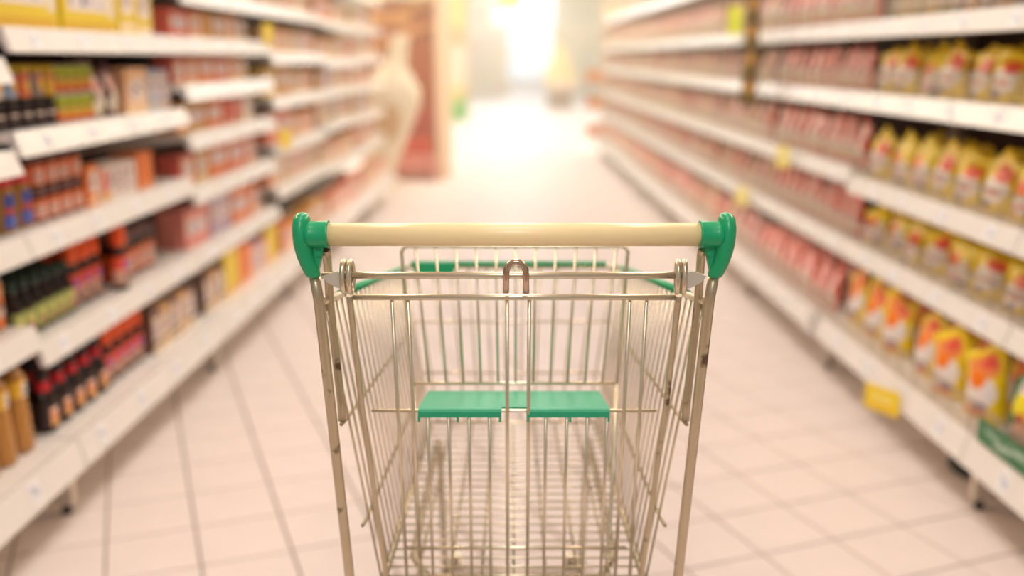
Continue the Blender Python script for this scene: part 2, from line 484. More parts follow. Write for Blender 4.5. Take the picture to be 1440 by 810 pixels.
def pouch_mesh(name, mat, w, d, h, seed):
    """a filled bag: bulging front and back, flat crimped top with raised corners, gusseted foot"""
    rnd = random.Random(seed)
    g = G(); nx, nz = 6, 9
    ear = rnd.uniform(0.02, 0.26); lean = rnd.uniform(-0.14, 0.14); dip = rnd.uniform(0.0, 0.08)
    idx = {}
    for sd in (0, 1):
        for j in range(nz+1):
            v = j/nz
            for i in range(nx+1):
                u = i/nx*2-1
                if v > 0.86: th = 0.03
                else: th = (1-(v/0.88)**3)*(0.55+0.45*min(1, v/0.2))
                th = max(0.03, th) * max(0.05, 1-abs(u)**3)
                bump = 1 + rnd.uniform(-0.10, 0.10)
                ww = w/2*(1 - 0.10*math.sin(PI*min(1, v/0.86))) * (1 if v < 0.86 else 1.0)
                x = u*ww + lean*h*v*v*0.5
                z = h*v
                if v > 0.6:
                    q = (v-0.6)/0.4; pk = (0.45, -0.5, 0.0)[seed % 3]
                    z += h*q*(ear*1.3*max(0, 1-1.4*abs(u - pk)) - (dip+0.05)*abs(u - pk))
                    x *= 1 - 0.04*q
                y = (-1 if sd == 0 else 1)*d/2*th*bump + 0.25*d*max(0, v-0.6)*(1 if seed % 3 else -1)
                idx[sd, i, j] = len(g.v)
                g.v.append((x, y, z))
    for j in range(nz):
        for i in range(nx):
            q = [(i/nx,j/nz),((i+1)/nx,j/nz),((i+1)/nx,(j+1)/nz),(i/nx,(j+1)/nz)]
            g.face([idx[0,i,j], idx[0,i+1,j], idx[0,i+1,j+1], idx[0,i,j+1]], q, 0, True)
            g.face([idx[1,i+1,j], idx[1,i,j], idx[1,i,j+1], idx[1,i+1,j+1]], q, 0, True)
    for j in range(nz):
        g.face([idx[1,0,j], idx[0,0,j], idx[0,0,j+1], idx[1,0,j+1]], [(0,0.9)]*4, 0, True)
        g.face([idx[0,nx,j], idx[1,nx,j], idx[1,nx,j+1], idx[0,nx,j+1]], [(0,0.9)]*4, 0, True)
    for i in range(nx):
        g.face([idx[1,i,0], idx[1,i+1,0], idx[0,i+1,0], idx[0,i,0]], [(0,0.9)]*4)
        g.face([idx[0,i,nz], idx[0,i+1,nz], idx[1,i+1,nz], idx[1,i,nz]], [(0,0.98)]*4)
    return g.mesh(name, mat)

def carton_mesh(name, mat, w, d, h):
    g = G().cbox(-w/2, w/2, -d/2, d/2, 0, h, 0.0025)
    # tuck flap lying on the lid
    b = len(g.v)
    g.v += [(-w/2+0.006, -d/2+0.004, h+0.0003), (w/2-0.006, -d/2+0.004, h+0.0003), (w/2-0.012, d/2-0.008, h+0.0012), (-w/2+0.012, d/2-0.008, h+0.0012)]
    g.face([b, b+1, b+2, b+3], [(0.02, 0.97)]*4)
    return g.mesh(name, mat)

KINDS = {}   # kind -> (object name, category, description, half height etc, [ [ (part, mesh) ... ] variants ])
def kind(key, name, cat, desc, w, h, variants, group, d=None):
    KINDS[key] = dict(name=name, cat=cat, desc=desc, w=w, h=h, d=d or w, variants=variants, group=group)

kind('soy', 'sauce_bottle', 'bottle', 'dark sauce bottle with red neck band', .068, .18, [[
    ('body', G().lathe([(.026,0),(.031,.004),(.033,.02),(.033,.09),(.027,.112),(.0155,.13),(.014,.14),(.014,.158)], 14).mesh('soy_body', M_dark_sauce)),
    ('neck_band', G().lathe([(.0215,.122),(.0205,.135),(.0165,.15)], 14, 0,0,0,False,False).mesh('soy_band', M_red_plastic)),
    ('cap', G().lathe([(.017,.15),(.0185,.152),(.0185,.174),(.0165,.178)], 14).mesh('soy_cap', M_blackcap)),
    ('label', shell(.0336,.018,.088).mesh('soy_label', M_l_soy))]], 'dark sauce bottles with red neck bands')
def squeeze(h, k):
    return [('body', G().lathe([(.027,0),(.033,.005),(.034,.03),(.0325,h*.35),(.033,h*.55),(.026,h*.66),(.018,h*.70)], 14, ysc=.75).mesh('squeeze_body', M_dark_sauce)),
     ('cap', G().lathe([(.0255,h*.68),(.0275,h*.70),(.0275,h*.95),(.024,h*.99),(.02,h)], 14, ysc=.85).mesh('squeeze_cap', M_orange_plastic)),
     ('label', shell(.0345,.02,h*.53, ysc=.76).mesh('squeeze_label', M_l_squeeze))]
kind('squeeze', 'squeeze_bottle', 'bottle', 'dark squeeze bottle with large orange cap', .075, .205, [squeeze(.205, 0)], 'orange-capped squeeze bottles')
kind('greencap', 'condiment_bottle', 'bottle', 'small dark bottle with pale green label', .058, .165, [[
    ('body', G().lathe([(.022,0),(.026,.004),(.027,.02),(.027,.085),(.022,.105),(.013,.125),(.012,.145)], 12).mesh('gc_body', M_dark_sauce)),
    ('cap', G().lathe([(.0145,.138),(.0155,.14),(.0155,.161),(.013,.165)], 12).mesh('gc_cap', M_green_plastic)),
    ('label', shell(.0275,.012,.082,12).mesh('gc_label', M_l_green))]], 'dark bottles with pale green labels')
kind('amber', 'vinegar_bottle', 'bottle', 'tall amber bottle with yellow shoulder label', .085, .275, [[
    ('body', G().lathe([(.034,0),(.041,.006),(.0425,.03),(.036,.14),(.033,.165),(.036,.185),(.036,.225),(.026,.245),(.014,.254),(.013,.262)], 16).mesh('amber_body', M_amber)),
    ('cap', G().lathe([(.0165,.252),(.0175,.254),(.0175,.272),(.0155,.275)], 14).mesh('amber_cap', M_grey_cap)),
    ('label', G().lathe([(.0343,.17),(.0366,.186),(.0366,.222)], 16, 0,0,0,False,False).mesh('amber_label', M_l_amber))]], 'amber bottles on the bottom shelf')
kind('oil', 'oil_bottle', 'bottle', 'pale cream oil bottle with ridged waist', .085, .26, [[
    ('body', G().lathe([(.034,0),(.041,.006),(.042,.05),(.036,.12),(.038,.16),(.034,.2),(.016,.235),(.014,.248)], 16).mesh('oil_body', M_pale_oil)),
    ('cap', G().lathe([(.017,.238),(.018,.24),(.018,.257),(.016,.26)], 14).mesh('oil_cap', M_yellow_lid)),
    ('label', shell(.0385,.125,.165,16).mesh('oil_label', M_l_obj))]], 'pale oil bottles')
def jar(r, h, lh, bm, lm, lab, l0, l1, key, sq=0.0):
    return [('body', G().lathe([(r*.88,0),(r,.005),(r,h-lh-.014),(r*.86,h-lh-.002),(r*.86,h-lh*.5)], 14, sq=sq).mesh(key+'_body', bm)),
            ('lid', G().lathe([(r*.93,h-lh),(r*.97,h-lh+.002),(r*.97,h-.003),(r*.92,h)], 14, sq=sq*.4).mesh(key+'_lid', lm)),
            ('label', shell(r*1.015, l0, l1, 14, sq).mesh(key+'_label', lab))]
kind('peanut', 'spread_jar', 'jar', 'spread jar with red lid, blue label', .088, .15, [jar(.042,.15,.026,M_tan_jar,M_red_plastic,M_l_peanut,.014,.105,'peanut')], 'red-lidded spread jars')
kind('orangejar', 'pickle_jar', 'jar', 'brown-lidded jar with orange label', .075, .098, [jar(.036,.098,.022,M_redbrown_jar,M_brown_lid,M_l_orange,.01,.066,'orangejar')], 'brown-lidded jars with orange labels')
kind('darkjar', 'preserve_jar', 'jar', 'dark jar with plain glass body', .066, .092, [jar(.0315,.092,.016,M_dark_jar,M_blackcap,M_l_obj,.03,.05,'darkjar')], 'dark glass jars')
kind('redjar', 'paste_jar', 'jar', 'red-brown paste jar', .066, .1, [jar(.0315,.1,.016,M_redbrown_jar,M_redbrown_jar,M_l_obj,.03,.06,'redjar')], 'red-brown paste jars')
kind('yellowlid', 'jam_jar', 'jar', 'yellow-lidded jam jar with {c} label', .072, .1, [jar(.0345,.1,.022,M_tan_jar,M_yellow_lid,printed('jam_label', None, [('e',.5,.5,.09,.3,'e6b24a'), ('r',.5,.8,.12,.1,'c8685a')], .4, .08),.004,.074,'yellowlid')], 'yellow-lidded jam jars')
kind('brownjar', 'coffee_jar', 'jar', 'tall brown coffee jar with tan label', .085, .165, [jar(.04,.165,.035,M_dark_jar,M_brown_lid,M_l_orange,.015,.1,'coffee',.5)], 'brown coffee jars')
kind('can', 'food_can', 'can', 'small green and red food can', .06, .092, [[
    ('body', G().lathe([(.0265,0),(.028,.002),(.028,.088),(.0265,.092)], 14).mesh('can_body', M_can_metal)),
    ('label', shell(.0284,.006,.086,14).mesh('can_label', M_l_can))]], 'green and red food cans')
kind('lowcan', 'fish_can', 'can', 'low {c} food tin', .092, .075, [[
    ('body', G().lathe([(.042,0),(.044,.002),(.044,.071),(.042,.075)], 14).mesh('lowcan_body', M_can_metal)),
    ('label', shell(.0444,.006,.069,14).mesh('lowcan_label', M_l_obj))]], 'low food tins on the upper right shelf')
kind('orangecan', 'drink_can', 'can', 'slim orange can', .062, .145, [[
    ('body', G().lathe([(.025,0),(.029,.006),(.029,.132),(.024,.142),(.024,.145)], 14).mesh('orangecan_body', M_can_metal)),
    ('label', shell(.0294,.008,.13,14).mesh('orangecan_label', printed('orange_can_print', 'e27a30', [('r',.5,.35,.2,.1,'d9c0b0'), ('r',.5,.8,.2,.1,'e8a878'), ('e',.5,.5,.08,.06,'7a6a60')], .4, .05)))]], 'slim orange cans')
def carton_kind(key, name, desc, w, d, h, mat, group):
    kind(key, name, 'carton', desc, w, h, [[('body', carton_mesh(key, mat, w, d, h))]], group, d)
carton_kind('bigyellow', 'cereal_carton', 'large yellow carton with white printed panel', .40, .2, .27, M_big_carton, 'large yellow cartons')
carton_kind('box_s', 'tea_carton', '{c} tea carton', .085, .09, .13, M_carton, 'tea cartons')
carton_kind('box_m', 'biscuit_carton', '{c} carton with white panel', .17, .1, .13, M_carton, 'paper cartons with white panels')
carton_kind('box_l', 'cereal_box', 'wide {c} carton', .30, .12, .16, M_wide_carton, 'wide cartons')
carton_kind('box_w', 'sugar_carton', 'white carton with speckled print', .30, .1, .115, M_white_carton, 'white speckled cartons')
carton_kind('box_o', 'juice_carton', 'plain {c} carton', .14, .1, .13, printed('plain_print', None, [('r',.5,.08,.5,.05,'e8985a')], .45), 'plain orange carton')
carton_kind('box_b', 'cocoa_carton', '{c} cocoa carton', .09, .09, .155, M_carton, 'brown cocoa cartons')
def pouch_kind(key, name, desc, w, d, h, mat, group, nv=3):
    mats = mat if isinstance(mat, list) else [mat]
    ms = [pouch_mesh(key, mats[k % len(mats)], w, d, h, 11*k+len(key)) for k in range(nv)]
    kind(key, name, 'packet', desc, w, max(v.co.z for me in ms for v in me.vertices), [[('body', me)] for me in ms], group, d*1.3)
pouch_kind('pouch', 'snack_pouch', 'yellow pouch with orange and white print', .16, .08, .165, [M_pouch, M_pouch_b], 'yellow snack pouches', 8)
pouch_kind('bigpouch', 'noodle_pouch', 'large yellow pouch with red print', .19, .09, .25, M_big_pouch, 'large yellow pouches on the bottom shelf', 3)
pouch_kind('redpouch', 'soup_packet', '{c} packet with pale print', .115, .07, .185, M_red_pouch, 'red and pink packets', 3)
pouch_kind('greenbag', 'seasoning_bag', 'dark green bag with yellow print', .19, .08, .24, M_green_bag, 'green seasoning bags', 2)

COL = {'red':'d65a4a','orange':'e0701a','amber':'c98a2a','salmon':'dc6e48','pink':'e2a098','cream':'e6cfa6','white':'e6d8cc','yellow':'e3c11c','brown':'6e4a3c',
       'maroon':'6a2630','tan':'c08a50','grey':'8c807a','blue':'8fa6c8','lilac':'b49ab0','green':'8fa03a','peach':'e8b48a','rose':'e08478','dark brown':'3c2620','olive':'a08c2c','gold':'d8a830'}
CNT = {}
def put(k, side, bay, lv, along, inn, color=None, layer=0, row=0, z=None, tilt=0.0, yaw=0.0, sc=1.0, full=True):
    K = KINDS[k]
    desc = K['desc'].replace('{c}', color or 'plain')
    key = (desc, side, bay, lv, layer, row)
    n = CNT[key] = CNT.get(key, 0) + 1
    shelf = 'bottom shelf' if lv == 0 else ORD[lv] + ' shelf'
    where = 'along' if layer == 0 and row == 0 else ('in upper back row,' if layer and row else 'of upper layer,' if layer else ('of back row,', 'of rearmost row,')[row-1])
    label = '%s, %s %s %s, %s %s rack' % (desc, ORD[n-1], where, shelf, bay_word(bay), side)
    zz = deck(side, bay, lv) if z is None else z
    p = rack_point(side, bay, inn, along, zz + 0.0003)
    s = SIDE[side]['s']
    _, rz, _ = rack_frame(side, bay)
    rot = Euler((tilt, 0, (PI/2 if s < 0 else -PI/2) + rz + yaw))
    var = random.choice(K['variants'])
    col = lin(COL[color]) if color in COL else (1, 1, 1, 1)
    if len(var) == 1:
        o = link(K['name'], var[0][1], None, p, rot, col)
        tag(o, label, K['cat'], K['group'])
    else:
        o = thing(K['name'], label, K['cat'], p, 0, K['group'])
        o.rotation_euler = rot
        for nm, me in var:
            link(nm, me, o, color=col)
    o.scale = (sc, sc, sc)
    return o

def run(side, bay, lv, items, start=0.03, inn=None):
    """items: (kind, count, pitch or None, options) laid from the near end of the rack towards the far end"""
    a = start
    for it in items:
        k, n = it[0], it[1]
        op = it[2] if len(it) > 2 else {}
        if k is None:
            a += n; continue
        K = KINDS[k]
        gap = LEVELS[side,bay][lv+1] - deck(side,bay,lv) - 0.012
        sc = op.get('sc', 1.0)
        lay = op.get('layers', 1)
        if K['h']*sc*lay > gap: sc = gap/(K['h']*lay)
        pitch = op.get('pitch', K['w']*sc*1.08)
        if K['cat'] == 'carton': pitch = max(pitch, K['w']*sc*1.04)
        jit = op.get('jit', 0.0)
        i0 = op.get('in', inn if inn is not None else (0.01 if lv == 0 else 0.07))
        cols = op.get('colors', [None])
        for i in range(n):
            if a + pitch > LEN - 0.012: break
            col = cols[i % len(cols)] if not op.get('rand') else random.choice(cols)
            for r in range(op.get('rows', 1)):
                z = deck(side, bay, lv)
                for l in range(lay):
                    kk = op.get('upper', k) if l else k
                    KK = KINDS[kk]
                    cc = op['ucolors'][i % len(op['ucolors'])] if l and 'ucolors' in op else col
                    put(kk, side, bay, lv, a + pitch/2, i0 + K['d']*sc/2 + r*(K['d']*sc*1.07+0.003) + random.uniform(0, jit),
                        cc, l, r + op.get('rowbase', 0), z, random.uniform(-jit, jit)*1.2, random.uniform(-jit, jit)*8 + op.get('yaw', 0.0), sc)
                    z += K['h']*sc + 0.0006
            a += pitch
    return a

# left, nearest rack: only its far end is in view
run('left', 0, 0, [('oil',1,{}), ('amber',3,{'pitch':.094,'rows':2})], 0.915)
run('left', 0, 1, [('orangecan',7,{'pitch':.064,'rows':2})], 0.86)
run('left', 0, 2, [('yellowlid',2,{'colors':['cream','peach']}), ('peanut',2,{'pitch':.09,'rows':2})], 0.99)
run('left', 0, 3, [('orangejar',4,{})], 1.0)
run('left', 0, 4, [('box_m',2,{'colors':['salmon','peach']})], 1.0)
# left, second rack: sauces, jars and big cartons
run('left', 1, 0, [('soy',5,{'pitch':.084,'rows':3}), ('squeeze',4,{'pitch':.082,'rows':2}), (None,.03), ('box_b',5,{'pitch':.093,'colors':['brown','tan','brown','tan','brown'],'rows':2})], 0.012)
run('left', 1, 1, [('greencap',6,{'pitch':.062,'rows':3}), ('squeeze',3,{'pitch':.078,'rows':2,'sc':1.02}), (None,.02), ('squeeze',1,{'sc':1.08,'in':.02}), (None,.02), ('brownjar',4,{'pitch':.093,'in':.09})], 0.012)
run('left', 1, 2, [('peanut',2,{'pitch':.092,'rows':2}), ('orangejar',4,{'pitch':.08,'layers':2,'rows':2}), ('box_s',1,{'colors':['orange']}), ('box_w',1,{'pitch':.32}), ('box_o',1,{'colors':['orange'],'pitch':.16})], 0.012)
run('left', 1, 2, [('darkjar',14,{'pitch':.07,'layers':2,'in':.26,'rowbase':1,'colors':['brown','maroon']})], .22)
run('left', 1, 3, [('darkjar',5,{'pitch':.075,'sc':.9,'layers':2,'upper':'yellowlid','ucolors':['white','blue','salmon','grey','gold'],'colors':['dark brown']}),
                   ('can',4,{'pitch':.064,'sc':.93,'layers':2,'rows':2}), (None,.01), ('redpouch',2,{'colors':['maroon'],'pitch':.11}), ('box_m',1,{'colors':['peach'],'sc':1.2}), ('box_s',2,{'colors':['blue','lilac'],'sc':1.15})], 0.02)
run('left', 1, 4, [('bigyellow',2,{'pitch':.43}), ('box_s',2,{'colors':['yellow'],'sc':1.75,'pitch':.155}), ('box_s',1,{'colors':['orange'],'sc':1.75,'pitch':.16})], 0.02)
# left, third rack: cartons on close shelves
T = {'rand':True}
run('left', 2, 0, [('box_b',3,{'colors':['brown','tan']}), ('box_o',1,{'colors':['yellow'],'sc':1.5,'pitch':.22}), ('box_o',1,{'colors':['orange'],'sc':1.4,'pitch':.2}), ('box_s',3,{'colors':['pink','lilac','rose'],'pitch':.1,'sc':1.1}), ('box_o',1,{'colors':['yellow'],'sc':1.4,'pitch':.2})])
run('left', 2, 1, [('box_l',1,{'colors':['rose']}), ('box_l',1,{'colors':['lilac']}), ('box_l',1,{'colors':['orange']}), ('box_m',2,{'colors':['salmon','orange']})])
run('left', 2, 2, [('box_m',1,{'colors':['red']}), ('box_m',1,{'colors':['amber']}), ('box_l',2,{'colors':['orange','salmon']}), ('box_m',2,{'colors':['red','maroon']})])
run('left', 2, 3, [('box_o',1,{'colors':['amber']}), ('box_l',2,{'colors':['amber','orange']}), ('box_o',2,{'colors':['red','rose'],'pitch':.16}), ('box_m',1,{'colors':['white']})])
run('left', 2, 4, [('box_m',2,{'colors':['red','orange']}), ('box_l',2,{'colors':['orange','salmon']}), ('box_m',2,{'colors':['orange','tan']})])
run('left', 2, 5, [('box_l',1,{'colors':['red']}), ('box_m',1,{'colors':['orange']}), ('box_o',1,{'colors':['amber']}), ('box_l',1,{'colors':['tan']}), ('box_m',2,{'colors':['orange','brown']})])
run('left', 2, 6, [('box_m',2,{'colors':['amber','brown'],'pitch':.19,'sc':1.2}), ('box_l',1,{'colors':['orange']}), ('box_l',1,{'colors':['tan']}), ('box_m',1,{'colors':['peach']})])
# left, racks further back
pal = [['orange','salmon','amber','tan','peach'], ['salmon','orange','amber','rose','tan'], ['gold','peach','orange','olive','amber'], ['tan','orange','lilac','salmon','amber']]
for bay in (3, 4, 5):
    for lv in range(0, len(LEVELS['left',bay])-1):
        run('left', bay, lv, [(random.choice(['box_m','box_l']),2,{'colors':pal[(bay+lv)%4],'rand':True}), ('box_m',2,{'colors':pal[(bay+lv+1)%4],'rand':True,'pitch':.17}), (random.choice(['box_l','box_m']),2,{'colors':pal[(bay+2*lv)%4],'rand':True}), ('box_m',3,{'colors':pal[(bay*lv)%4],'rand':True})])
# right racks
P = {'jit':.03}
run('right', 0, 0, [('greenbag',3,{'pitch':.2,'jit':.02,'rows':2,'in':-.03,'yaw':.2})], 0.70)
for lv in (1, 2, 3):
    run('right', 0, lv, [('pouch',2,{'pitch':.17,'jit':.03,'in':.04})], .97)
run('right', 1, 0, [('bigpouch',3,{'pitch':.2,'jit':.02,'rows':2,'in':-.03,'yaw':.22}), (None,.05), ('bigpouch',3,{'pitch':.2,'jit':.02,'rows':2,'in':-.03,'yaw':.22})], 0.02)
for lv in (1, 2, 3):
    run('right', 1, lv, [('pouch',7,{'pitch':.182,'jit':.025,'rows':2,'in':.045,'sc':(1.1,1.0,1.15)[lv-1],'yaw':.25})], 0.03)
run('right', 1, 4, [('lowcan',7,{'pitch':.1,'colors':['grey','tan'],'rows':2,'layers':2}), ('lowcan',6,{'pitch':.1,'colors':['olive','gold'],'rows':2,'layers':2})], 0.03)
for lv in range(5):
    run('right', 2, lv, [('redpouch',10,{'pitch':.128,'jit':.008,'rows':1 if lv != 0 else 2,'in':.045 if lv else -.03,'colors':['red','rose'],'sc':1.0 if lv != 4 else 1.1})], 0.02)
for bay in range(3, 9):
    for lv in range(5):
        run('right', bay, lv, [('redpouch',7,{'pitch':.182,'jit':.01,'in':.045 if lv else -.03,'colors':['rose','pink','peach','salmon','peach'],'rand':True,'sc':1.25})], 0.02)

# ------------------------------------------------------------------ flags and strips on the racks
M_yellow_card = printed('yellow_price_card', 'f2cf1a', [('r',.5,.55,.3,.15,'f6e070'), ('s',.5,.3,.34,.12,'e8a03c')], .45)
M_pale_card = printed('pale_yellow_card', 'f2e07a', [('r',.5,.55,.3,.15,'f8ecb0')], .45)
M_lime_card = printed('lime_card', 'dde01c', [('e',.5,.4,.3,.2,'c9d808')], .45)
M_white_card = printed('white_price_card', 'f0e9e4', [('r',.5,.5,.3,.08,'c8c2c4')], .5)
M_orange_card = printed('orange_sign', 'f08428', [('r',.5,.5,.3,.12,'f6a860')], .45)
def card(name, label, cat, side, bay, lv, along, w, h, mat, drop=0.0, out=0.012, ang=0.0, group=None):
    o, rz, s = rack_frame(side, bay)
    f0 = -0.085 if lv == 0 else 0.0
    p = rack_point(side, bay, f0 - out, along, LEVELS[side,bay][lv] + drop)
    t = thing(name, label, cat, p, (PI/2 if s < 0 else -PI/2) + rz + ang, group)
    part('card', G().box(-w/2, w/2, -0.001, 0.001, 0, h), mat, t)
    part('clip', G().box(-0.012, 0.012, 0.001, out - 0.004, h*0.35, h*0.35+0.006), M_guard_wire, t)
    return t
card('price_flag', 'yellow price flag hanging from the bottom rail of the yellow pouch rack', 'price tag', 'right', 1, 0, 0.47, .14, .085, M_yellow_card, -.022, .045, .5)
card('price_card', 'blank white price card on the bottom rail below red packets', 'price tag', 'right', 2, 0, 0.06, .09, .11, M_white_card, 0.0, .012)
card('price_flag', 'pale yellow price flag on the third shelf above red packets', 'price tag', 'right', 2, 2, 0.72, .11, .1, M_pale_card, -.012, .05, .3)
card('price_flag', 'pale yellow price flag on second shelf beyond the hanging strip', 'price tag', 'right', 3, 1, 0.18, .12, .1, M_pale_card, -.02, .035, .3)
card('price_flag', 'bright yellow-green price flag high beside the hanging packet strip', 'price tag', 'right', 3, 4, 0.55, .16, .16, M_lime_card, .05, .035, .3)
card('price_flag', 'yellow price flag standing on an upper left carton shelf', 'price tag', 'left', 2, 5, 1.2, .09, .1, M_yellow_card, .05, .012, -.3)
card('price_flag', 'pale yellow price flag on the fourth left rack', 'price tag', 'left', 3, 2, .12, .12, .1, M_yellow_card, .04, .012, -.3)
# green strip sign along the nearest right bottom shelf
M_green_strip = printed('green_strip_print', '1d6b3c', [('e',.92,.5,.05,.4,'d8d2cc'), ('s',.45,.5,.4,.25,'a9c0ae')], .4, 0)
o, rz, s = rack_frame('right', 0)
st = thing('shelf_strip', 'green printed strip standing along the bottom shelf before the green bags', 'sign', rack_point('right', 0, -.07, .86, deck('right',0,0)+.004), -PI/2+rz)
part('strip', G().box(-.42, .42, -0.001, 0.001, 0, .07), M_green_strip, st)
# hanging clip strip with small packets between the third and fourth right racks
M_strip = plain('brown_strip', '8a6a3c', .5)
p = rack_point('right', 3, -.075, 0.0, 0.0)
cs = thing('clip_strip', 'dark hanging strip of small brown packets between right racks', 'display strip', (p.x, p.y, 1.02), 0)
part('strip', G().box(-.02, .02, 0.02, .024, 0, .72), M_strip, cs)
part('hook', G().box(-.004, .066, .02, .026, .70, .71), M_guard_wire, cs)
small = pouch_mesh('small_packet', printed('small_packet_print', '70501f', [('e',.5,.62,.32,.16,'d79a2e'), ('e',.5,.25,.3,.12,'8a7a20')], .35), .085, .035, .15, 5)
for k in range(5):
    link('packet', small, cs, (0, 0.0, .005+.138*k), (0, 0, -.3))

# ------------------------------------------------------------------ things further down the aisle
M_brown_board = printed('brown_display_print', 'ac470a', [('r',.3,.72,.3,.03,'e8a860'), ('r',.7,.86,.3,.06,'c86420'), ('r',.5,.2,.5,.12,'b83a22')], .5, 0)
M_pink_base = plain('pink_display_base', 'cf7c70', .5)
M_cream = plain('cream_plastic', 'eeddc0', .4)
M_pale_panel = plain('pale_panel', 'f2d2b0', .6)
M_redtin = plain('red_box', 'd24428', .45)
ds = thing('display_stand', 'tall brown display stand with red base at end of left racks', 'display', (-1.16, 10.55, 0), math.radians(-6))
part('back_board', G().box(-.42, .36, .40, .44, .0, 2.3), M_brown_board, ds)
part('base', G().cbox(-.42, .36, -.05, .40, .0, .26, .02), M_pink_base, ds)
part('kick_strip', G().box(-.42, .36, -.07, -.05, .0, .07), plain('brown_kick', '8a4a1c', .6), ds)
part('side_panel', G().box(.36, .46, .05, .46, .0, 2.3), M_pale_panel, ds)
part('header', G().box(-.42, .46, .30, .40, 1.86, 2.3), plain('cream_header', 'f4e6c8', .5), ds)
for k in range(2):
    part('beam', G().tube([(-.40, .36, 1.35+.25*k), (.34, .36, 1.62+.25*k)], .035, 8), plain('orange_beam', 'e09a50', .5), ds)
for k in range(3):
    o = link('gift_box', carton_mesh('gift_box', M_redtin, .13, .12, .17), None, (-1.16+.06+.15*k*.9-.08, 10.55+.12, .2615), (0,0,math.radians(-6)))
    tag(o, '%s red box standing on the red base of the brown display' % ('left','middle','right')[k], 'box', 'red boxes on the display base')
fg = thing('bottle_figure', 'large cream bottle-shaped figure leaning in front of the brown display', 'display figure', (-1.31, 9.85, 0), 0)
part('body', G().lathe([(.11,.02),(.13,.05),(.17,.25),(.245,.60),(.285,.80),(.27,.92),(.18,1.02),(.1,1.12),(.085,1.34),(.095,1.38),(.0,1.40)], 20, ysc=.6), M_cream, fg, (0,0,.1), (0, math.radians(10), 0))
part('stand', G().lathe([(.2,0),(.21,.02),(.2,.09),(.1,.12)], 20, ysc=.7), M_cream, fg, (0,0,0))
part('print_panel', G().lathe([(.185,.3),(.249,.6),(.287,.79)], 20, 0,0,0,False,False,0,.61), printed('figure_print', 'eeddc0', [('e',.5,.5,.1,.4,'d2a878')], .4, 0), fg, (0,0,.1), (0, math.radians(10), 0))

# promotional stand by the cross aisle
M_yellow_panel = plain('yellow_panel', 'ecc850', .5)
M_orange_panel = plain('orange_panel', 'f09a50', .5)
pm = thing('promotion_stand', 'yellow and orange promotion stand with cream panel behind green crate', 'display', (-1.22, 21.4, 0), 0)
part('cream_board', G().box(-.36, .24, 0, .05, .62, 1.5), M_cream, pm)
part('orange_board', G().box(-.36, .24, -.02, .05, 1.5, 1.85), M_orange_panel, pm)
part('yellow_header', G().box(-.36, .24, -.04, .05, 1.85, 2.5), M_yellow_panel, pm)
part('yellow_shelf', G().box(-.36, .24, -.3, .05, .36, .62), M_yellow_panel, pm)
part('base', G().box(-.36, .24, -.02, .05, 0, .36), M_cream, pm)
for sx in (-.39, .25):
    part('post', G().box(sx, sx+.05, 0, .06, 0, 2.6), plain('tan_post', 'c8955c', .5), pm)
cr = thing('crate', 'bright green crate on the floor below the yellow stand', 'crate', (-1.12, 20.65, 0), .05)
M_gcrate = plain('bright_green_crate', '2fb018', .45)
part('body', G().box(-.2,.2,-.15,-.13,.0,.4).box(-.2,.2,.13,.15,.0,.4).box(-.2,-.18,-.13,.13,.0,.4).box(.18,.2,-.13,.13,.0,.4).box(-.18,.18,-.13,.13,0,.02), M_gcrate, cr)
part('rim', G().box(-.215,.215,-.165,-.15,.36,.41).box(-.215,.215,.15,.165,.36,.41).box(-.215,-.2,-.15,.15,.36,.41).box(.2,.215,-.15,.15,.36,.41), M_gcrate, cr)
# island of cartons on the right
pl = thing('pallet_box', 'dark brown wooden box on the floor right of the far aisle', 'box', (1.18, 25.2, 0), 0)
M_wood = plain('brown_wood', '6e3218', .6)
for k in range(3):
    part('plank', G().box(-.3, .3, -.27, -.24, .02+.165*k, .17+.165*k), M_wood, pl)
part('body', G().box(-.29, .29, -.239, .25, .0, .5), M_wood, pl)
part('lid', G().box(-.34, .46, -.3, .3, .501, .66), plain('pink_lid', 'e4bfa8', .6), pl)
ycol = ['e8c048','f0d878','e8b040']
q = 0
for lvl, n in enumerate((4, 3, 2, 1)):
    for k in range(n):
        me = carton_mesh('stack_carton', printed('stack_print_%d' % q, ycol[q % 3], [('r',.5,.5,.3,.2,'f4e6b8')], .5), .19, .2, .24)
        o = link('stacked_carton', me, None, (1.18-.3+.2*k+.1*lvl, 25.2, .6615+.2412*lvl))
        tag(o, 'yellow carton, %s from left in %s tier of the far pyramid' % (ORD[k], ('bottom','second','third','top')[lvl]), 'carton', 'yellow cartons stacked on the wooden box')
        q += 1
# end panel with three orange signs at the end of the right racks
ep, erz, _ = rack_frame('right', 9)
end = thing('end_panel', 'pale end panel closing the far end of the right racks', 'panel', (ep.x, ep.y+.03, 0), erz)
part('panel', G().box(0.0, .47, 0, .03, 0, 1.95), M_pale_panel, end)
for k, z in enumerate((.32, .68, 1.02)):
    o = link('orange_sign', G().box(-.105, .105, -.002, .002, -.075, .075).mesh('orange_sign', M_orange_card), None, (ep.x-.095, ep.y+.03, z), (0,0,.1))
    tag(o, 'orange shelf-end sign, %s of three at the right racks\' far end' % ('lowest','middle','topmost')[k], 'sign', 'orange signs at the end of the right racks')
# hanging yellow sign
hs = thing('hanging_sign', 'bright yellow sign hanging above the far aisle', 'sign', (-.06, 20.5, 2.22), 0)
part('board', G().cbox(-.24, .24, -.015, .015, 0, .3, .01), plain('bright_yellow', 'f7e600', .5), hs)
for sx in (-.2, .2):
    part('rod', G().tube([(sx, 0, .3), (sx, 0, 2.37)], .006, 6), M_guard_wire, hs)
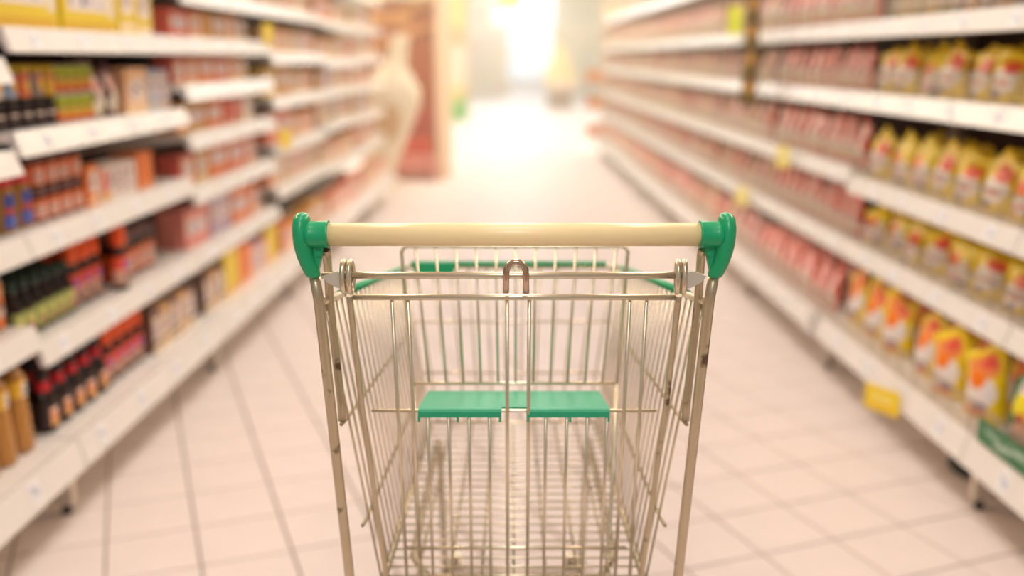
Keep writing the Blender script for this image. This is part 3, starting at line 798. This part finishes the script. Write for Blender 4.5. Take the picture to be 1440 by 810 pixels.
# distant racks closing the view
def far_rack(x, y, w, label, cols):
    r = thing('shelving_rack', label, 'shelf', (x, y, 0), 0)
    part('back_panel', G().box(-w/2, w/2, .2, .22, 0, 2.3), M_pale_panel, r)
    for sx in (-w/2, w/2-.04):
        part('upright', G().box(sx, sx+.04, .14, .2, 0, 2.3), M_foot, r)
    for k in range(5):
        part('shelf', G().box(-w/2, w/2, -.2, .2, .15+.42*k, .19+.42*k), M_shelf, r)
    n = int(w/.42)
    for k in range(5):
        for i in range(n):
            c = cols[(i*3+k*2) % len(cols)]
            o = link('display_box', FAR_BOX, None, (x - w/2 + .06 + w/n*(i+.5) - .06, y-.02, .1905+.42*k), (0,0,0), lin(COL[c]))
            tag(o, '%s box, %s along %s shelf of %s' % (c, ORD[i], ('bottom','second','third','fourth','top')[k], label.split(',')[0].replace('distant shelving rack ', 'far rack ')), 'box', 'boxes on the distant racks')
FAR_BOX = carton_mesh('far_box', M_carton, .36, .3, .3)
far_rack(-1.05, 33.0, 1.9, 'distant shelving rack left of the bright window, with peach boxes', ['peach','cream','pink','gold','orange'])
far_rack(2.45, 34.0, 2.2, 'distant shelving rack right of the bright window, with golden boxes', ['gold','cream','peach','yellow'])

# ------------------------------------------------------------------ the shopping cart
M_chrome = plain('zinc_wire', 'dfd2ba', .27, .75, .05, 20)
M_dull = plain('worn_zinc_tube', 'c6b79c', .32, .75, .12, 14)
nt = M_dull.node_tree
b = nt.nodes['Principled BSDF']
src = b.inputs['Base Color'].links[0].from_socket
tc = nt.nodes.new('ShaderNodeTexCoord'); nz = nt.nodes.new('ShaderNodeTexNoise')
nz.inputs['Scale'].default_value = 22; nz.inputs['Detail'].default_value = 4
nt.links.new(tc.outputs['Object'], nz.inputs['Vector'])
rp = nt.nodes.new('ShaderNodeValToRGB'); rp.color_ramp.elements[0].position = .62; rp.color_ramp.elements[1].position = .68
nt.links.new(nz.outputs['Fac'], rp.inputs[0])
mx = nt.nodes.new('ShaderNodeMix'); mx.data_type = 'RGBA'; mx.inputs[7].default_value = lin('6e5c4a')
nt.links.new(rp.outputs[0], mx.inputs[0]); nt.links.new(src, mx.inputs[6]); nt.links.new(mx.outputs[2], b.inputs['Base Color'])
M_hook = plain('copper_brown_chrome', 'c9b09c', .18, .95, .12, 25)
M_green = plain('green_plastic', '18a06a', .30, 0, .04, 40)
M_seat = plain('green_seat_plastic', '22a377', .45, 0, .04, 60)
M_handle = plain('cream_handle_plastic', 'ffe4b0', .3, 0, .03, 12)
M_greyp = plain('grey_plastic', 'd0c6b8', .45)
M_tyre = plain('dark_tyre', '2a2522', .6)
CX, CY = 0.0027, 1.5
cart = thing('shopping_cart', 'wire shopping cart with cream handle and green corners in the aisle centre', 'shopping cart', (CX, CY, 0), 0)
def W(name, pts, r, mat=None, n=8, parent=None):
    return part(name, G().tube([(x, y-CY, z) for x, y, z in pts], r, n), mat or M_chrome, parent or cart)
HY, HZ = 1.237, 1.052
# handle
g = G().tube([(-.2345, HY-CY, HZ), (.2345, HY-CY, HZ)], .0148, 28)
hb = part('handle_bar', g, M_handle, cart)
for s in (-1, 1):
    # corner bracket: collar, round head and a tapering arm down to the post
    g = G()
    g.tube([(s*.2335, HY-CY, HZ), (s*.236, HY-CY, HZ), (s*.256, HY-CY, HZ), (s*.262, HY-CY, HZ)], .0165, 24, 0, True, [.0178, .0168, .0168, .0175])
    path = [(.2665, .0275), (.2668, .0255), (.2672, .020), (.2675, .010), (.2672, 0), (.2665, -.014), (.2638, -.028), (.2602, -.040), (.2565, -.0515), (.2555, -.0545)]
    rad = [(.003, .004), (.0075, .011), (.0105, .0165), (.0118, .0205), (.0122, .0212), (.012, .0195), (.0116, .017), (.011, .0145), (.0098, .0125), (.0085, .0105)]
    b0 = len(g.v); n = 20
    for (px, pz), (rx, ry) in zip(path, rad):
        for k in range(n):
            t = 2*PI*k/n
            g.v.append((s*px + s*rx*math.cos(t), HY-CY + .002 + ry*math.sin(t), HZ+pz))
    for i in range(len(path)-1):
        for k in range(n):
            l = (k+1) % n
            q = [b0+i*n+k, b0+i*n+l, b0+(i+1)*n+l, b0+(i+1)*n+k]
            g.face(q if s < 0 else q[::-1], None, 0, True)
    g.face([b0+k for k in range(n)][::s]); g.face([b0+(len(path)-1)*n+k for k in range(n)][::-s])
    br = part('corner_bracket', g, M_green, cart)
    # web under the collar
    wg = G()
    pr = [(s*.2405, HZ-.015), (s*.2605, HZ-.012), (s*.2535, HZ-.052), (s*.2495, HZ-.050)]
    wg.prism(pr[::-s], HY-CY-.002, HY-CY+.010)
    part('web', wg, M_green, br)
    part('rivet', G().tube([(s*.247, HY-CY-.0045, HZ-.024), (s*.247, HY-CY-.001, HZ-.024)], .004, 10), M_green, br)
    # rear post: from the bracket down to the rear caster
    W('post', [(s*.2555, 1.243, 1.0), (s*.2525, 1.252, .96), (s*.242, 1.305, .62), (s*.236, 1.335, .42), (s*.232, 1.38, .20), (s*.230, 1.41, .135)], .0072, M_dull, 12)
    W('inner_post', [(s*.240, 1.245, 1.033), (s*.2425, 1.268, 1.018), (s*.2455, 1.285, .995), (s*.246, 1.292, .95), (s*.2405, 1.315, .80), (s*.2395, 1.312, .775)], .0058, M_dull, 10)
    W('tie_rod', [(s*.252, 1.256, .967), (s*.2505, 1.262, .958), (s*.2455, 1.36, .9435), (s*.245, 1.38, .9405)], .0052, M_chrome, 10)
    # hinge: grey wedge and doubled ring
    wd = G(); pr = [(s*.2485, .994), (s*.2285, 1.000), (s*.2205, .997), (s*.2205, .976), (s*.2285, .978), (s*.2425, .986)]
    wd.prism(pr[::-s], 1.256-CY, 1.268-CY)
    part('hinge_wedge', wd, M_greyp, cart)
    for k in (0, 1):
        ring = [(s*(.2205-.0085*k) + .001*math.cos(a), 1.262 + .0115*math.cos(a), .992 + .0205*math.sin(a)) for a in [2*PI*i/18 for i in range(19)]]
        W('hinge_ring', ring, .0037, M_chrome, 8)
    # rails of the basket side
    side_top = lambda t: Vector((s*(.2535 + (.217-.2535)*t), 1.262 + .688*t, .958 - .098*t))
    side_bot = lambda t: Vector((s*(.205 + (.165-.205)*t), 1.385 + .502*t, .470 + .085*t))
    W('side_rail', [side_top(.1), side_top(.985), side_top(1)], .0042, M_chrome, 10)
    W('rail_sleeve', [side_top(.17), side_top(.99)], .0062, M_green, 12)
    W('bottom_rail', [side_bot(-.02), side_bot(1)], .0055, M_dull, 10)
    lerp = lambda t, h: side_top(t)*(1-h) + side_bot(t)*h
    for h in (.38, .74):
        W('side_wire', [lerp(0.02, h) + Vector((s*.006, -.015, 0)), lerp(.04, h) + Vector((s*.003,0,0)), lerp(1, h) + Vector((s*.003,0,0))], .0028, M_dull, 8)
    nv = 21
    for k in range(nv):
        t = .035 + .955*k/(nv-1)
        W('side_wire', [lerp(t, 0), lerp(t, 1)], .0020, M_chrome, 6)
    # corner wire at the rear of the basket
    W('corner_wire', [(s*.2165, 1.272, .965), (s*.2165, 1.276, .955), (s*.2105, 1.305, .80), (s*.196, 1.378, .515), (s*.190, 1.388, .462)], .0042, M_dull, 10)
# bars across the rear
W('hinge_bar', [(-.2495, 1.262, .994), (.2395, 1.262, .994)], .0046, M_chrome, 12)
W('gate_top_bar', [(-.2165, 1.276, .9615), (.2205, 1.276, .9615)], .0042, M_chrome, 12)
# coin hook on the hinge bar
hk = []
for i in range(13):
    a = PI*i/12
    hk.append((.0025 - .0125*math.cos(a), 1.2525, 1.000 + .0135*math.sin(a)))
hk = [(.0025-.0132, 1.2525, .973)] + hk + [(.0025+.0132, 1.2525, .972)]
W('hook', hk, .0042, M_hook, 12)
# rear gate: plane from (y 1.278, z .96) to (y 1.375, z .515)
gate = lambda x, v: Vector((x, 1.280 + .110*v, .9605 - .4855*v))
def gx(px): return (px - 723)*.000918
for a, b in ((547, 548), (570, 571), (713, 713), (745, 745), (890, 889), (914, 913)):
    W('gate_wire', [gate(gx(a), 0), gate(gx(b)*1.02, 1)], .0027, M_chrome, 8)
W('gate_cross_wire', [gate(-.2, .36) + Vector((0, .004, 0)), gate(.2, .36) + Vector((0, .004, 0))], .0026, M_chrome, 8)
W('gate_cross_wire', [gate(-.165, .855) + Vector((0, .006, 0)), gate(.170, .855) + Vector((0, .006, 0))], .0030, M_chrome, 8)
for px in (596, 627, 657, 687, 770, 801, 831, 860):
    W('gate_wire', [gate(gx(px)*1.04, .365), gate(gx(px)*1.06, 1)], .0023, M_chrome, 8)
# child seat
ys, zs = 1.318, .7825
sg = G()
lipped = [(0, .003), (.003, .0065), (.012, .0065), (.15, -.017), (.15, -.021), (.012, .001), (.006, -.002), (.003, -.005), (0, -.005)]
flat = [(.012, .0065), (.15, -.017), (.15, -.021), (.012, .001)]
for x0, x1, prof in ((-.1345, -.0175, lipped), (-.0175, .0175, flat), (.0175, .1345, lipped)):
    b = len(sg.v); n = len(prof)
    def sx(x, y): return x*(1 - .02*(y/.15))
    sg.v += [(sx(x0, y), ys-CY+y, zs+z) for y, z in prof] + [(sx(x1, y), ys-CY+y, zs+z) for y, z in prof]
    for i in range(n):
        j = (i+1) % n
        sg.face([b+i, b+n+i, b+n+j, b+j])
    sg.face([b+i for i in range(n)]); sg.face([b+n+n-1-i for i in range(n)])
seat = part('child_seat', sg, M_seat, cart)
for x in (-.1335, -.079, -.0195, .0195, .079, .1325):
    part('clip', G().box(x-.0016, x+.0016, ys-CY+.001, ys-CY+.007, zs-.012, zs-.003), M_seat, seat)
top = [(-.172, 1.50, .978), (.175, 1.50, .978)]
bot = [(-.158, 1.476, .775), (.161, 1.476, .775)]
W('seat_back_frame', [bot[0], top[0], (top[0][0]+.004, 1.5005, .985), (top[0][0]+.01, 1.5005, .987), (top[1][0]-.01, 1.5005, .987), (top[1][0]-.004, 1.5005, .985), top[1], bot[1]], .0030, M_chrome, 8)
W('seat_back_wire', [bot[0], bot[1]], .0028, M_chrome, 8)
for k in range(11):
    x = -.1435 + .0290*k + .0015
    W('seat_back_wire', [(x*.93, 1.4755, .775), (x*1.06, 1.5, .985)], .0021, M_chrome, 6)
for s in (-1, 1):
    W('seat_strut', [(s*.1585+.0015, 1.476, .775), (s*.1515, 1.42, .64), (s*.143, 1.385, .535), (s*.1425, 1.378, .522), (s*.1445, 1.372, .53)], .0032, M_chrome, 8)
# front panel
ft = lambda x: Vector((x, 1.95, .860)); fb = lambda x: Vector((x*.76, 1.887, .555))
W('front_rail', [ft(-.217), ft(.217)], .0040, M_chrome, 10)
W('front_bottom_rail', [fb(-.217), fb(.217)], .0040, M_dull, 8)
for k in range(12):
    x = -.198 + .036*k
    W('front_wire', [ft(x), fb(x)], .0020, M_chrome, 6)
for h in (.35, .68):
    a = ft(-.217)*(1-h) + fb(-.217)*h; b = ft(.217)*(1-h) + fb(.217)*h
    W('front_wire', [a, b], .0024, M_chrome, 6)
W('front_trim', [(-.205, 1.943, .869), (.185, 1.943, .869)], .0050, M_green, 8)
part('trim_block', G().cbox(-.198, -.118, 1.936-CY, 1.95-CY, .849, .874, .003), M_green, cart)
# basket floor
for k in range(23):
    t = .02 + .96*k/22
    hw = .205 + (.165-.205)*t
    W('floor_wire', [(-hw, 1.385+.502*t, .47+.085*t+.003), (hw, 1.385+.502*t, .47+.085*t+.003)], .0019, M_chrome, 6)
for k in range(9):
    f = -1 + .25*k
    if abs(f) == 1: continue
    W('floor_wire', [(f*.205, 1.385, .4685), (f*.165, 1.887, .5535)], .0024, M_dull, 6)
# chassis and casters
W('chassis_bar', [(-.135, 1.44, .462), (.135, 1.44, .462)], .0068, M_dull, 10)
for s in (-1, 1):
    W('chassis_tube', [(s*.231, 1.40, .165), (s*.225, 1.47, .155), (s*.15, 2.02, .15), (s*.135, 2.08, .15)], .009, M_dull, 12)
    W('chassis_strut', [(s*.137, 1.44, .462), (s*.165, 1.50, .468), (s*.15, 1.85, .53), (s*.15, 1.90, .50), (s*.148, 1.98, .158)], .0065, M_dull, 10)
    for nm, x, y, r in (('caster', s*.230, 1.415, .055), ('caster', s*.133, 2.09, .05)):
        g = G()
        for sx in (-.0165, .0135):
            g.box(x+sx, x+sx+.003, y-CY-.018, y-CY+.018, r-.01, .135)
        g.box(x-.0165, x+.0165, y-CY-.02, y-CY+.02, .132, .140)
        g.lathe([(.012, .139), (.012, .155)], 10, 0, x, y-CY)
        ca_ = part('caster', g, M_dull, cart)
        wg = G().tube([(x-.011, y-CY, r), (x-.008, y-CY, r), (x+.008, y-CY, r), (x+.011, y-CY, r)], r, 20, 0, True, [r*.9, r, r, r*.9])
        part('wheel', wg, M_tyre, ca_)
        part('axle', G().tube([(x-.02, y-CY, r), (x+.02, y-CY, r)], .005, 8), M_chrome, ca_)
for k in range(7):
    f = -1 + k/3
    W('rack_wire', [(f*.19, 1.50, .152), (f*.14, 2.03, .152)], .0024, M_dull, 6)
for y in (1.47, 1.75, 2.02):
    hw = .225 + (.15-.225)*(y-1.47)/.55
    W('rack_wire', [(-hw, y, .155), (hw, y, .155)], .004, M_dull, 8)

# dark coil lying in the shadow under the right rack
p = rack_point('right', 1, .12, .26, 0)
cc = thing('cable_coil', 'dark coil lying on the floor in shadow under the right rack', 'cable', (p.x, p.y, 0), 0)
coil = [((.085+.004*math.sin(3*a))*math.cos(a), .12*math.sin(a), .012+.006*(a/(2*PI))) for a in [2*PI*i/16 for i in range(49)]]
part('coil', G().tube(coil, .009, 7), M_black, cc)
